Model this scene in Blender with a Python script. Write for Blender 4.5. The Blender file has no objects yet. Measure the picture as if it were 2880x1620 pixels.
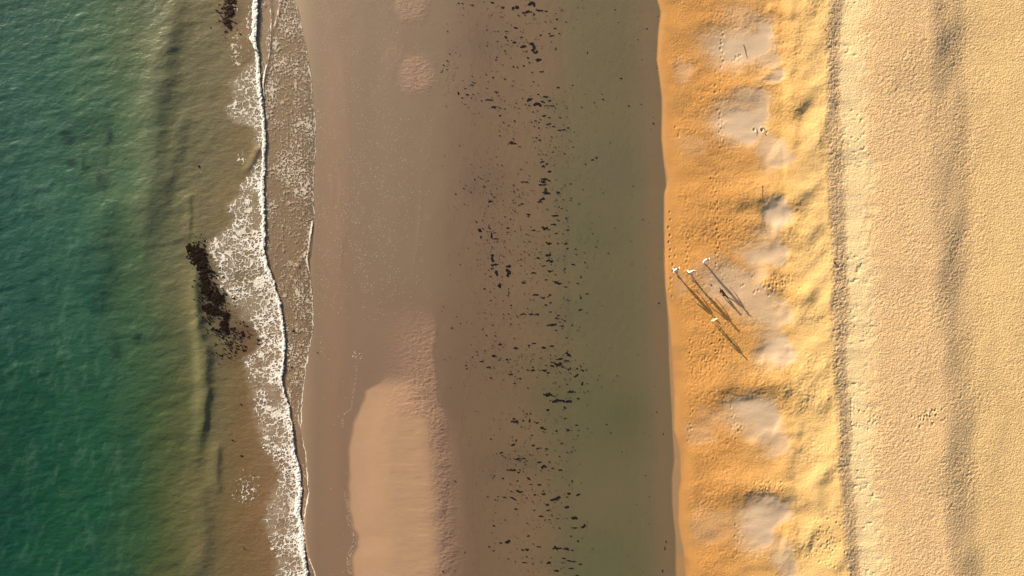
import bpy, bmesh, math, random
import numpy as np
R = math.radians
random.seed(7)
rng = np.random.RandomState(11)

# ------------------------------------------------------------------ camera, sky, sun, exposure
S = bpy.context.scene
COL = S.collection
PX = 28.8                      # photograph pixels per metre of ground
CAMH, CAMY = 75.0, -12.0
SUN_EL = 13.0
SUN_DIR = (-0.653, 0.757)      # horizontal direction towards the sun
cam = bpy.data.cameras.new('camera'); camo = bpy.data.objects.new('camera', cam); COL.objects.link(camo)
camo.location = (0, CAMY, CAMH); camo.rotation_euler = (0, 0, 0)
cam.sensor_width = 36; cam.lens = 36 * CAMH / 100.0; cam.shift_y = -CAMY / 100.0
cam.clip_start = 1; cam.clip_end = 3000
S.camera = camo
w = bpy.data.worlds.new('World'); S.world = w; w.use_nodes = True
nt = w.node_tree; bg = nt.nodes['Background']
sky = nt.nodes.new('ShaderNodeTexSky'); sky.sky_type = 'NISHITA'; sky.sun_disc = False
sky.sun_elevation = R(SUN_EL); sky.sun_rotation = math.atan2(SUN_DIR[0], SUN_DIR[1])
sky.air_density = 1.0; sky.dust_density = 4.0
nt.links.new(sky.outputs[0], bg.inputs[0]); bg.inputs[1].default_value = 0.07
sl = bpy.data.lights.new('sun', 'SUN'); so = bpy.data.objects.new('sun', sl); COL.objects.link(so)
sl.energy = 5.0; sl.angle = R(0.5); sl.color = (1.0, 0.84, 0.62)
ce = math.cos(R(SUN_EL))
from mathutils import Vector
so.rotation_euler = Vector((SUN_DIR[0]*ce, SUN_DIR[1]*ce, math.sin(R(SUN_EL)))).to_track_quat('Z', 'Y').to_euler()
so.location = (-40, 46, 30)
S.view_settings.view_transform = 'Standard'; S.view_settings.look = 'None'
S.view_settings.exposure = 1.75; S.view_settings.gamma = 1

# light that a flat surface of albedo 1 sends to the camera (measured), used to turn seen colours into albedos
KILL = np.array([2.06, 2.05, 2.0])
def lin(c):
    c = np.asarray(c, float) / 255.0
    return np.where(c <= 0.04045, c/12.92, ((c+0.055)/1.055)**2.4)
def alb(c): return lin(c) / KILL

# ------------------------------------------------------------------ numpy helpers
_T = np.random.RandomState(3).rand(8, 256, 256)
def vnoise(x, y, seed=0):
    t = _T[seed % 8]; x = x + 37.13*seed; y = y + 91.7*seed
    xi = np.floor(x).astype(int); yi = np.floor(y).astype(int)
    fx = x - xi; fy = y - yi
    fx = fx*fx*fx*(fx*(fx*6-15)+10); fy = fy*fy*fy*(fy*(fy*6-15)+10)
    a = t[xi & 255, yi & 255]; b = t[(xi+1) & 255, yi & 255]
    c = t[xi & 255, (yi+1) & 255]; d = t[(xi+1) & 255, (yi+1) & 255]
    return ((a*(1-fx)+b*fx)*(1-fy) + (c*(1-fx)+d*fx)*fy)*2 - 1
def fbm(x, y, seed=0, o=4):
    s = 0; a = 1.0; n = 0
    for i in range(o):
        s = s + a*vnoise(x*2**i, y*2**i, seed+i); n += a; a *= 0.5
    return s/n*1.4
_J = np.random.RandomState(5).rand(2, 256, 256)
def worley(x, y, jit=1.0):
    xi = np.floor(x).astype(int); yi = np.floor(y).astype(int)
    f1 = np.full(x.shape, 9.0); f2 = np.full(x.shape, 9.0)
    for i in (-1, 0, 1):
        for j in (-1, 0, 1):
            a = (xi+i) & 255; b = (yi+j) & 255
            d = np.hypot(xi+i+.5+jit*(_J[0][a, b]-.5)-x, yi+j+.5+jit*(_J[1][a, b]-.5)-y)
            f2 = np.minimum(f2, np.maximum(f1, d)); f1 = np.minimum(f1, d)
    return f1, f2
def sm(a, b, x):
    t = np.clip((x-a)/(b-a), 0, 1); return t*t*(3-2*t)
def line(pts):
    p = np.array(pts, float)
    return lambda v: np.interp(v, p[:, 1], p[:, 0])
def polydist(U, V, pts):
    """distance to a polyline, signed (+ on the lower side of a left-to-right line), and the place along it 0..1"""
    best = np.full(U.shape, 1e9); sg = np.zeros(U.shape); al = np.zeros(U.shape)
    n = len(pts)-1
    for i in range(n):
        (x0, y0), (x1, y1) = pts[i], pts[i+1]
        dx, dy = x1-x0, y1-y0; L2 = dx*dx+dy*dy
        t = np.clip(((U-x0)*dx+(V-y0)*dy)/L2, 0, 1)
        d = np.hypot(U-x0-t*dx, V-y0-t*dy)
        m = d < best
        best = np.where(m, d, best); sg = np.where(m, np.sign((V-y0)*dx-(U-x0)*dy), sg); al = np.where(m, (i+t)/n, al)
    return best*sg, al

# outlines of the place, as (across, down) photograph pixels on the ground
FRONT = line([(727,-400),(727,0),(723,60),(720,120),(727,150),(730,200),(736,270),(743,330),(747,370),(748,405),(743,503),(743,556),(747,657),(743,707),(751,740),(773,796),(776,815),(787,841),(794,894),(803,966),(798,1048),(790,1062),(797,1090),(813,1145),(824,1215),(829,1271),(845,1327),(849,1383),(843,1439),(852,1467),(855,1495),(857,1550),(866,1620),(880,2000)])
FOAML = line([(705,-400),(705,0),(706,60),(704,120),(709,134),(701,170),(684,182),(662,210),(634,232),(637,250),(637,280),(625,307),(637,335),(662,350),(695,358),(701,391),(706,405),(729,433),(706,461),(687,503),(662,525),(648,559),(628,587),(645,615),(634,629),(603,657),(575,676),(569,699),(583,727),(603,768),(609,810),(628,832),(645,866),(659,894),(695,916),(712,930),(722,950),(718,975),(692,992),(673,1011),(681,1048),(692,1090),(695,1131),(701,1159),(701,1187),(718,1215),(726,1257),(748,1285),(771,1321),(771,1341),(757,1383),(740,1425),(734,1461),(737,1489),(748,1523),(762,1550),(768,1578),(762,1620),(765,2000)])
SWASH = line([(800,-400),(827,0),(841,28),(853,84),(870,168),(878,224),(889,335),(891,405),(884,517),(885,573),(887,617),(883,623),(877,657),(871,704),(866,726),(871,754),(880,810),(884,894),(883,936),(873,978),(863,1034),(856,1090),(852,1131),(849,1215),(862,1271),(867,1327),(871,1383),(866,1411),(859,1453),(856,1490),(859,1517),(870,1564),(890,1620),(930,2000)])
LEDGE = line([(1840,-400),(1846,0),(1855,34),(1850,84),(1845,168),(1855,240),(1859,280),(1858,391),(1866,475),(1872,526),(1865,548),(1865,643),(1869,727),(1870,810),(1872,815),(1877,922),(1880,1034),(1886,1145),(1891,1257),(1893,1297),(1886,1341),(1888,1425),(1897,1509),(1897,1620),(1900,2000)])
ORANGE = line([(1850,-400),(1850,0),(1860,34),(1853,84),(1847,168),(1858,240),(1863,280),(1862,391),(1868,450),(1877,500),(1874,525),(1869,541),(1868,624),(1868,748),(1872,810),(1877,852),(1885,914),(1891,997),(1897,1100),(1897,1208),(1908,1243),(1915,1279),(1915,1351),(1908,1387),(1909,1423),(1908,1459),(1917,1512),(1925,1548),(1929,1620),(1935,2000)])
CREST = line([(2330,-400),(2326,0),(2323,69),(2318,138),(2324,207),(2319,293),(2319,380),(2323,449),(2321,500),(2328,583),(2334,666),(2336,748),(2336,831),(2338,914),(2340,1018),(2345,1100),(2349,1172),(2358,1243),(2352,1315),(2363,1387),(2367,1459),(2374,1566),(2381,1620),(2400,2000)])
DIPX = line([(2650,-400),(2655,0),(2662,110),(2668,300),(2680,560),(2690,780),(2702,950),(2700,1230),(2712,1450),(2722,1620),(2730,2000)])
DIPA = line([(1.0,-400),(1.15,0),(1.3,110),(1.25,180),(.75,260),(.7,520),(.85,650),(.85,750),(.6,820),(.7,1080),(.95,1280),(.8,1400),(1.15,1520),(1.2,1620),(1,2000)])
STRW = line([(74,-400),(58,0),(84,220),(88,500),(70,700),(84,1000),(66,1200),(85,1620),(80,2000)])
BANKL = line([(1080,1060),(1070,1072),(1027,1101),(1013,1146),(991,1201),(980,1257),(980,1341),(982,1425),(994,1481),(1007,1509),(1002,1537),(988,1565),(991,1620),(1000,2000)])
BANKR = line([(1190,600),(1205,820),(1220,900),(1220,1034),(1228,1123),(1265,1190),(1279,1285),(1284,1369),(1287,1453),(1294,1537),(1290,1620),(1290,2000)])

HORNS = [  # ridges between the beach cusps: polyline, height, half width up-image, half width down-image
 ([(1960,292),(2030,262),(2090,250),(2145,258),(2185,278),(2240,292),(2300,290)], .12, 46, 20),
 ([(1980,545),(2080,556),(2150,548),(2220,556),(2290,578)], .22, 40, 20),
 ([(2120,778),(2160,790),(2200,812),(2260,832),(2310,830)], .17, 34, 16),
 ([(1930,1092),(2030,1085),(2100,1083),(2180,1076),(2260,1092),(2330,1100)], .20, 48, 20),
 ([(1960,1375),(2050,1380),(2110,1372),(2190,1386),(2290,1402),(2340,1420)], .22, 44, 20),
 ([(2150,25),(2190,38),(2240,40)], .10, 24, 9),
 ([(2170,412),(2200,432),(2240,440),(2300,436)], .10, 40, 22),
 ([(2180,1195),(2210,1210),(2260,1230)], .07, 34, 18),
 ([(2195,1515),(2240,1528),(2290,1540)], .14, 40, 18),
 ([(2165,648),(2200,640),(2250,668),(2300,690)], .10, 22, 20),
 ([(2275,1168),(2342,1100)], .10, 22, 18),([(2258,1375),(2337,1324)], .10, 22, 18),([(2290,1060),(2342,1017)], .08, 20, 18),
 ([(2258,1511),(2331,1464)], .09, 22, 18),([(2158,1039),(2258,994)], .08, 24, 14),([(2245,675),(2312,620)], .10, 24, 18),([(2165,672),(2228,622)], .08, 22, 14),
 ([(2124,238),(2200,193)], .07, 22, 12),([(2238,312),(2280,272)], .03, 20, 14),([(2270,440),(2310,380)], .08, 20, 14),([(2245,64),(2292,16)], .09, 22, 14),([(2262,560),(2318,500)], .08, 20, 16),
 ([(2230,905),(2290,850)], .08, 24, 16),([(2195,1290),(2262,1240)], .08, 22, 14),([(2180,880),(2230,840)], .05, 18, 12)]
SILVER = [  # smooth grey flats washed clean in the cusp bays: centre, radii, tilt, strength
 (2088,132,88,46,0,1),(2145,120,30,55,0,1),(2150,165,40,24,10,.7),(2182,212,30,14,-28,.8),(2110,55,60,30,10,.4),
 (2085,345,68,52,5,1),(2135,330,26,60,0,.9),(2125,275,48,22,10,.7),(2175,430,34,44,-40,.75),
 (2186,604,32,40,-12,1),(2160,650,34,22,-20,.6),(2160,716,58,30,0,.85),(2190,712,24,36,0,.8),
 (2050,800,70,44,30,.75),(2120,845,90,42,35,.7),(2190,890,36,34,10,.75),(2100,775,60,26,0,.55),
 (2185,985,42,44,30,1),(2170,945,36,20,10,.6),(2120,1160,66,40,0,.95),(2150,1200,50,36,10,.9),(2190,1240,34,36,-30,.7),(2050,1170,60,26,0,.35),
 (2160,1440,60,40,-10,.95),(2140,1490,50,46,0,1),(2205,1570,28,46,-30,.7),(1925,200,26,26,0,.35),(1935,410,40,28,0,.2),(1905,800,26,40,0,.3),(1950,1220,60,30,0,.3),(1990,1480,90,40,0,.25)]

def base_profile(U):
    """height across the beach before any feature"""
    return np.interp(U, [-20000,-3000,0,500,700,745,870,960,1100,1200,1262,1370,1600,1780,1868,1878,1960,2100,2200,2320,2900,20000],
                        [-9,-6,-3.2,-1.2,-.20,-.02,.12,.18,.178,.155,.130,.078,-.06,.0,.095,.13,.26,.44,.54,1.03,1.0,1.6])
def to_uv(X, Y, Z):
    k = CAMH/(CAMH-Z)
    return 1440+PX*X*k, 810-PX*(CAMY+(Y-CAMY)*k)
def ground(X, Y):
    """height of the sand, and the masks its material uses"""
    U0 = 1440+PX*X
    U, V = to_uv(X, Y, base_profile(U0))
    wob = 26*fbm(U/260, V/260, 1, 3)
    F, SW, LE, OR, CR = FRONT(V), SWASH(V), LEDGE(V), ORANGE(V), CREST(V)
    # warp U so that the profile's knees follow the real lines
    Uw = np.interp(1.0, [0, 1], [0, 1])*U
    def remap(U):
        a = U.copy()
        segs = [(700, F-45), (745, F), (870, SW), (1868, LE), (1878, OR+10), (2320, CR)]
        xs = np.stack([np.full(U.shape, -20000.)] + [s[1]*np.ones(U.shape) for s in segs] + [np.full(U.shape, 20000.)])
        ts = [-20000] + [s[0] for s in segs] + [20000]
        out = np.zeros(U.shape)
        for i in range(len(ts)-1):
            m = (U >= xs[i]) & (U < xs[i+1])
            t = (U-xs[i])/np.maximum(xs[i+1]-xs[i], 1e-3)
            if i == 0: val = U+(ts[1]-xs[1])
            elif i == len(ts)-2: val = U+(ts[-2]-xs[-2])
            else: val = ts[i]+t*(ts[i+1]-ts[i])
            out = np.where(m, val, out)
        return out
    P = remap(U)
    z = base_profile(P)
    # ---- wet flat and sand bank
    flat = sm(890, 960, U)*(1-sm(1300, 1400, U))
    bl, br = BANKL(V), BANKR(V)+6*fbm(U/40, V/40, 2, 2)
    inb = sm(1050, 1180, V)*sm(-10, 130, U-bl)
    bank = inb*(1-sm(-75, 4, U-br))
    z = z + .15*bank*(0.75+.25*sm(1050, 1500, V))
    bankcol = sm(1046, 1100, V+wob*.4+ .12*(U-1100))*sm(-4, 10, U-bl+3*fbm(U/30, V/30, 5, 2))*(1-sm(-105, -10, U-br+18*fbm(U/60, V/60, 4, 3)))
    spur = sm(845, 960, V)*(1-sm(1150, 1190, V))*sm(1040, 1190, U+wob*.6-.15*(V-900)*0)*(1-sm(-3, 7, U-br))
    edge = np.exp(-((U-br+34)/34.0)**2)*sm(1020, 1150, V)
    rip = np.clip(.9*spur+edge*1.1, 0, 1.2)
    circ = 0*U
    for cx, cy, r, s in [(1176, 212, 62, 1), (1160, 15, 58, .8), (1110, 160, 40, .25)]:
        circ = circ + s*sm(r*1.05, r*.45, np.hypot((U-cx), (V-cy)*.92)+7*fbm(U/22, V/22, 6, 3))
    z = z + .012*np.clip(circ, 0, 1)
    rq = np.clip(rip+.85*circ, 0, 1.2)
    far = (np.abs(X) > 60) | (np.abs(Y) > 34)
    wa = X+.05*vnoise(X/.2, Y/.2, 1); wb = Y+.05*vnoise(X/.2, Y/.2, 2)
    p1, p2 = worley(wa/.27+3.7, wb/.25)
    g1 = np.where(far, 0, (.42-p1)*1.9); g2 = np.where(far, 0, fbm(X/.17+.3*Y, Y/.15, 4, 1))
    ripn = fbm(U/6.5+.3*V/6.5, V/4.2-.25*U/4.2, 3, 1)
    z = z + .009*rq*ripn+.006*rq*g1
    z = z + .010*sm(0, 1, bankcol)*fbm(U/60, V/16, 1, 3)*sm(1040, 1200, U)
    z = z + flat*.012*fbm(U/120, V/200, 2, 3) + flat*.0012*fbm(U/9, V/14, 5, 2) + .0028*fbm(U/10+.2*V/10, V/26, 6, 2)*sm(1250, 1400, U)*sm(1850, 1760, U)
    # old swash marks curving over the wet flat
    for pts in ([(950,465),(958,500),(957,560),(948,600)], [(930,470),(938,520),(935,580)], [(960,640),(962,700),(958,760),(940,800)], [(1190,400),(1185,560),(1175,700),(1150,790)]):
        d, a = polydist(U, V, pts); z = z + .006*np.exp(-(d/3.0)**2)*np.sin(np.pi*np.clip(a, 0, 1))
    # ---- beach face: cusps, horns
    face = sm(-2, 60, U-OR)*(1-sm(-20, 0, U-CR))
    sil = 0; bowl = 0
    wu = 16*fbm(U/50, V/40, 4, 4); wv = 16*fbm(U/50, V/40, 6, 4)
    for cx, cy, rx, ry, an, s in SILVER:
        if not (U.max() > cx-150 and U.min() < cx+150): continue
        c, s_ = math.cos(R(an)), math.sin(R(an)); du, dv = U+wu-cx, V+wv-cy
        q = np.hypot((du*c+dv*s_)/rx, (-du*s_+dv*c)/ry)
        rt = sm(-.3, .5, du/rx)
        sil = np.maximum(sil, s*(sm(2.0, .35, q)*(1-rt)+sm(1.42, .78, q)*rt))
        qb = np.hypot((du*c+dv*s_-10*0)/rx, (-du*s_+dv*c)/ry); bowl = 1-(1-bowl)*(1-s*sm(1.9, .55, qb))
    sil = np.clip(sil, 0, 1)*face; bowl = bowl*face
    z = z - .095*bowl - .008*sil
    for pts, h, wn, ws in HORNS:
        d, a = polydist(U, V, pts)
        d = d + 5*fbm(U/30, V/30, 7, 3)
        g = np.where(d < 0, np.exp(-(d/wn)**2), np.exp(-(d/(ws*1.6))**2))
        z = z + h*.95*g*(sm(0, .25, a)*sm(1.0, .8, a) if len(pts) > 2 else sm(0, .4, a)*sm(1.0, .75, a))*face
    up = sm(2150, 2260, U)*(1-sm(-8, 16, U-CR))
    # diagonal swell of the upper face and the scalloped little ridge along it
    e1 = (U+V)*.7071; e2 = (V-U)*.7071
    z = z + up*.10*fbm(e2/150, e1/60, 2, 2)
    sc = 2226+12*np.sin(V/44.0)+9*fbm(V/50, V/300, 3, 2)
    dsc = U-sc
    z = z + .06*np.where(dsc < 0, np.exp(-(dsc/34)**2), np.exp(-(dsc/15)**2))*(.25+.75*(1-sm(440, 560, V)))*sm(-100, 60, V)*face
    z = z + face*.05*fbm(U/120, V/60, 5, 3)
    # rounded lip where the face meets the lagoon
    # ---- behind the crest: lee slope, bright strip, trampled back beach
    dc = U-CR
    lw = 48+12*fbm(V/150, V*0, 1, 2)
    z = z + .012*fbm(V/14, U/60, 3, 2)*np.exp(-(dc/20)**2)
    lk = np.clip(.85+.5*fbm(V/75, U*0, 5, 4), .35, 1.3)
    lee = -.17*lk*sm(0, 1, dc/lw)
    back = np.where(dc > 0, 1, 0)*1.0
    st = np.maximum(dc-lw, 0)/STRW(V)
    st = -np.log(np.exp(-5*np.minimum(st+.15*fbm(U/16, V/16, 5, 3)*sm(.3, .8, st), 9))+math.exp(-5))/5
    z = z + back*(lee + (.03+.17*lk)*st)+back*.011*g1*sm(lw*1.3, lw*.6, dc)+.010*fbm(U/20, V/12, 2, 3)*np.exp(-((dc-25)/30)**2)
    dp = (U-DIPX(V))+13*fbm(U/140, V/170, 4, 2)
    z = z + back*.035*fbm(V/130+U/260, U/70, 2, 2)*np.exp(-(dp/90)**2)
    z = z + back*(-.46*DIPA(V)*sm(-66, 58, dp) + .27*DIPA(V)*sm(-300, -48, dp) + .19*DIPA(V)*sm(50, 360, dp))
    z = z + back*.05*fbm(U/150, V/420, 6, 3)*sm(60, 200, dc)
    # grain of the trampled sand
    dry = sm(-2, 14, dc)
    strip = sm(lw*.7, lw*1.2, dc+14*fbm(U/12, V/16, 3, 3))*(1-sm(.6, 1.2, (dc-lw)/STRW(V)+.3*fbm(U/30, V/30, 5, 3)))
    calm = 1-.78*strip
    holes = np.clip(vnoise(X/.30, Y/.24, 6)-.40, 0, 1)
    rough_back = dry*calm*(.0125+.006*fbm(U/45, V/60, 3, 3)+.006*vnoise(U/70, V/90, 2)-.006*sm(2730, 2800, U))
    z = z + rough_back*(1.0*g1+.45*g2)
    z = z - strip*.10*holes*sm(-.1, .5, fbm(U/60, V/45, 7, 2)+.1+.5*np.abs(st-.5))
    fr = sm(8, 60, U-OR)*(1-dry)*(1-.93*sil)
    fr2 = np.clip(.55+.9*fbm(U/90, V/60, 3, 3), .12, 1.2)
    z = z + fr*fr2*(.0125*g1+.009*g2)
    z = z - fr*.05*np.clip(vnoise(X/.30, Y/.36, 2)-.62, 0, 1)*fr2
    return z, dict(U=U, V=V, sil=sil, bankcol=bankcol, rq=rq, dry=dry, strip=strip, dc=dc, OR=OR, LE=LE, SW=SW, F=F, face=face, wob=wob, P=P)

def footprints():
    out = []
    def trail(pts, step=23, side=4, jit=2.5, dep=.035):
        p = np.array(pts, float); L = np.r_[0, np.cumsum(np.hypot(*(p[1:]-p[:-1]).T))]
        k = 0; s = 0
        while s < L[-1]:
            x = np.interp(s, L, p[:, 0]); y = np.interp(s, L, p[:, 1])
            out.append((x+(side if k % 2 else -side)*.5+random.gauss(0, jit*.5), y+random.gauss(0, jit), dep*random.uniform(.7, 1.2), random.uniform(.08, .11)))
            s += step*random.uniform(.9, 1.1)*.5; k += 1
    trail([(1886,596),(1882,640),(1883,700),(1890,745)], 44, 4, 1.5, .05)
    trail([(1936,660),(1934,700),(1932,750)], 26, 6, 2)
    trail([(2034,85),(2030,120),(2032,160),(2028,195)], 26, 5)
    trail([(2010,480),(2012,540),(2016,600),(2018,700),(2016,745)], 26, 7)
    trail([(2024,310),(2030,340),(2027,370),(2034,400)], 20, 7)
    trail([(2022,200),(2018,240),(2014,290)], 20, 14)
    trail([(1901,700),(1884,800),(1888,845)], 40, 3)
    trail([(1948,1145),(1944,1200),(1938,1235),(1932,1245)], 24, 6)
    trail([(2060,1150),(2065,1200),(2066,1240)], 26, 9)
    trail([(2078,1195),(2084,1215)], 18, 8)
    trail([(2075,1480),(2072,1530),(2070,1560)], 30, 6)
    trail([(2032,930),(2030,980),(2028,1060)], 30, 10)
    trail([(1945,960),(1944,1000),(1946,1050)], 34, 5)
    trail([(1903,360),(1912,385)], 26, 8); trail([(1992,830),(2010,860),(2040,880)], 30, 8)
    trail([(2085,150),(2070,160),(2060,172)], 12, 10)
    trail([(2130,362),(2150,366),(2153,378)], 18, 8, 3, .06)
    for i in range(40): out.append((random.uniform(2120, 2200), random.uniform(1352, 1382), .03, .08))
    for i in range(40): out.append((random.gauss(2175, 36), random.gauss(800, 12), .035, .09))
    for i in range(60): out.append((random.uniform(1985, 2060), random.uniform(500, 790), .025, .08))
    for i in range(60): out.append((random.uniform(1960, 2060), random.uniform(880, 1050), .028, .08))
    for i in range(46): out.append((random.gauss(2330, 26), random.gauss(1530, 45), .04, .09))
    for i in range(60): out.append((random.uniform(2395, 2470), random.uniform(1140, 1210), .04, .09)) if i < 24 else out.append((random.gauss(2610, 24), random.gauss(1172, 12), .05, .09))
    return out

def link_mesh(name, verts, faces_quads, mat, attrs=None, smooth=True, parent=None):
    """fast mesh from numpy arrays (quads)"""
    me = bpy.data.meshes.new(name)
    nv, nf = len(verts), len(faces_quads)
    me.vertices.add(nv); me.vertices.foreach_set('co', np.asarray(verts, np.float32).ravel())
    me.loops.add(nf*4); me.loops.foreach_set('vertex_index', np.asarray(faces_quads, np.int32).ravel())
    me.polygons.add(nf); me.polygons.foreach_set('loop_start', np.arange(0, nf*4, 4, dtype=np.int32))
    me.polygons.foreach_set('loop_total', np.full(nf, 4, np.int32))
    if smooth: me.polygons.foreach_set('use_smooth', np.ones(nf, bool))
    for k, v in (attrs or {}).items():
        v = np.asarray(v, np.float32)
        if v.ndim == 2:
            a = me.attributes.new(k, 'FLOAT_COLOR', 'POINT'); a.data.foreach_set('color', np.c_[v, np.ones(nv)].astype(np.float32).ravel())
        else:
            a = me.attributes.new(k, 'FLOAT', 'POINT'); a.data.foreach_set('value', v)
    me.update(calc_edges=True); me.validate()
    if mat: me.materials.append(mat)
    o = bpy.data.objects.new(name, me); COL.objects.link(o); o.parent = parent
    return o
def grid_faces(nx, ny, keep=None):
    i, j = np.meshgrid(np.arange(nx-1), np.arange(ny-1), indexing='xy')
    a = (j*nx+i).ravel(); f = np.stack([a, a+1, a+nx+1, a+nx], 1)
    return f if keep is None else f[keep.ravel()]
def tag(o, label=None, cat=None, group=None, kind=None):
    if label: o['label'] = label
    if cat: o['category'] = cat
    if group: o['group'] = group
    if kind: o['kind'] = kind
    return o

# ------------------------------------------------------------------ materials
class NT:
    def __init__(s, name):
        s.m = bpy.data.materials.new(name); s.m.use_nodes = True; s.t = s.m.node_tree; s.b = s.t.nodes['Principled BSDF']; s.out = s.t.nodes['Material Output']
    def n(s, typ, **kw):
        x = s.t.nodes.new('ShaderNode'+typ)
        for k, v in kw.items():
            if k.startswith('_'): setattr(x, k[1:], v)
            else:
                key = k.replace('__', ' ')
                x.inputs[key].default_value = v
        return x
    def l(s, a, b): s.t.links.new(a, b)
    def math(s, op, a, b=None, c=None):
        x = s.n('Math', _operation=op)
        for i, v in enumerate((a, b, c)):
            if v is None: continue
            if isinstance(v, (int, float)): x.inputs[i].default_value = v
            else: s.l(v, x.inputs[i])
        return x.outputs[0]
    def attr(s, name): return s.n('Attribute', _attribute_name=name)
    def noise(s, scale, detail=4, rough=.55, vec=None, dist=0):
        x = s.n('TexNoise', Scale=scale, Detail=detail, Roughness=rough, Distortion=dist)
        s.l(vec or s.pos(), x.inputs['Vector']); return x.outputs['Fac']
    def pos(s):
        if not hasattr(s, '_p'): s._p = s.n('TexCoord').outputs['Object']
        return s._p
    def mixc(s, f, a, b, mode='MIX'):
        x = s.n('Mix', _data_type='RGBA', _blend_type=mode)
        for sock, v in ((x.inputs[0], f), (x.inputs[6], a), (x.inputs[7], b)):
            if isinstance(v, (int, float)): sock.default_value = v
            elif isinstance(v, (tuple, list)): sock.default_value = (*v[:3], 1)
            else: s.l(v, sock)
        return x.outputs[2]
def plain(name, col, rough=.8, var=.25, scale=12, bump=.02, spec=.3):
    M = NT(name); f = M.noise(scale)
    c = M.mixc(f, tuple(x*(1-var) for x in col), tuple(min(1, x*(1+var)) for x in col)); M.l(c, M.b.inputs['Base Color'])
    M.b.inputs['Roughness'].default_value = rough; M.b.inputs['Specular IOR Level'].default_value = spec
    b = M.n('Bump', Strength=.5, Distance=bump); M.l(M.noise(scale*2.5), b.inputs['Height']); M.l(b.outputs[0], M.b.inputs['Normal'])
    return M.m

def sand_material():
    M = NT('sand')
    base = M.attr('tint').outputs['Color']; grain = M.attr('grain').outputs['Fac']; wet = M.attr('wet').outputs['Fac']
    n1 = M.noise(9, 5, .7); n2 = M.noise(1.3, 5, .6); n3 = M.noise(45, 3, .7)
    v = M.math('ADD', M.math('MULTIPLY', M.math('SUBTRACT', n1, .5), .30), M.math('MULTIPLY', M.math('SUBTRACT', n2, .5), .30))
    v = M.math('ADD', v, M.math('MULTIPLY', M.math('SUBTRACT', n3, .5), .35))
    v = M.math('MULTIPLY', v, M.math('ADD', .22, grain))
    f = M.math('ADD', 1.0, v)
    comb = M.n('CombineXYZ'); [M.l(f, comb.inputs[i]) for i in range(3)]
    M.l(M.mixc(1.0, base, comb.outputs[0], 'MULTIPLY'), M.b.inputs['Base Color'])
    M.l(M.math('SUBTRACT', .92, M.math('MULTIPLY', wet, .42)), M.b.inputs['Roughness'])
    M.l(M.math('ADD', .12, M.math('MULTIPLY', wet, .3)), M.b.inputs['Specular IOR Level'])
    h = M.math('ADD', M.math('MULTIPLY', M.noise(5.5, 2, .55, None, .3), 1.0), M.math('MULTIPLY', M.noise(10, 2, .6), .5))
    h = M.math('MULTIPLY', h, grain)
    b = M.n('Bump', Strength=1.0, Distance=.05); M.l(h, b.inputs['Height']); M.l(b.outputs[0], M.b.inputs['Normal'])
    return M.m

def water_material(name, wave=1.0):
    M = NT(name)
    tint = M.attr('tint').outputs['Color']; turb = M.attr('turbid').outputs['Fac']
    n2 = M.noise(.35, 5, .6); n1 = M.noise(2.2, 5, .65)
    v = M.math('ADD', M.math('MULTIPLY', M.math('SUBTRACT', n2, .5), .25*wave), M.math('MULTIPLY', M.math('SUBTRACT', n1, .5), .22*wave))
    f = M.math('ADD', 1.0, v)
    comb = M.n('CombineXYZ'); [M.l(f, comb.inputs[i]) for i in range(3)]
    col = M.mixc(1.0, tint, comb.outputs[0], 'MULTIPLY')
    d = M.n('BsdfDiffuse'); M.l(col, d.inputs['Color'])
    tr = M.n('BsdfTransparent'); M.l(M.attr('through').outputs['Color'], tr.inputs['Color'])
    gl = M.n('BsdfGlossy', Roughness=.32); gl.inputs['Color'].default_value = (1, 1, 1, 1)
    mp = M.n('Mapping'); mp.inputs['Scale'].default_value = (1.0, 1.7, 1); mp.inputs['Rotation'].default_value = (0, 0, R(25)); M.l(M.pos(), mp.inputs[0])
    h = M.math('ADD', M.math('MULTIPLY', M.noise(1.6, 5, .62, mp.outputs[0], .4), 1.0), M.math('MULTIPLY', M.noise(7, 3, .6, mp.outputs[0]), .25))
    b = M.n('Bump', Strength=1.0, Distance=.037*wave); M.l(h, b.inputs['Height'])
    M.l(b.outputs[0], d.inputs['Normal']); M.l(b.outputs[0], gl.inputs['Normal'])
    m1 = M.n('MixShader'); M.l(turb, m1.inputs[0]); M.l(tr.outputs[0], m1.inputs[1]); M.l(d.outputs[0], m1.inputs[2])
    g_ = M.n('NewGeometry'); dt = M.n('VectorMath', _operation='DOT_PRODUCT'); M.l(g_.outputs['Incoming'], dt.inputs[0]); M.l(g_.outputs['Normal'], dt.inputs[1])
    fr = M.math('ADD', .02, M.math('MULTIPLY', .6, M.math('POWER', M.math('SUBTRACT', 1.0, M.math('ABSOLUTE', dt.outputs['Value'])), 5.0)))
    m2 = M.n('MixShader'); M.l(fr, m2.inputs[0]); M.l(m1.outputs[0], m2.inputs[1]); M.l(gl.outputs[0], m2.inputs[2])
    M.l(m2.outputs[0], M.out.inputs['Surface'])
    return M.m

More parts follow.
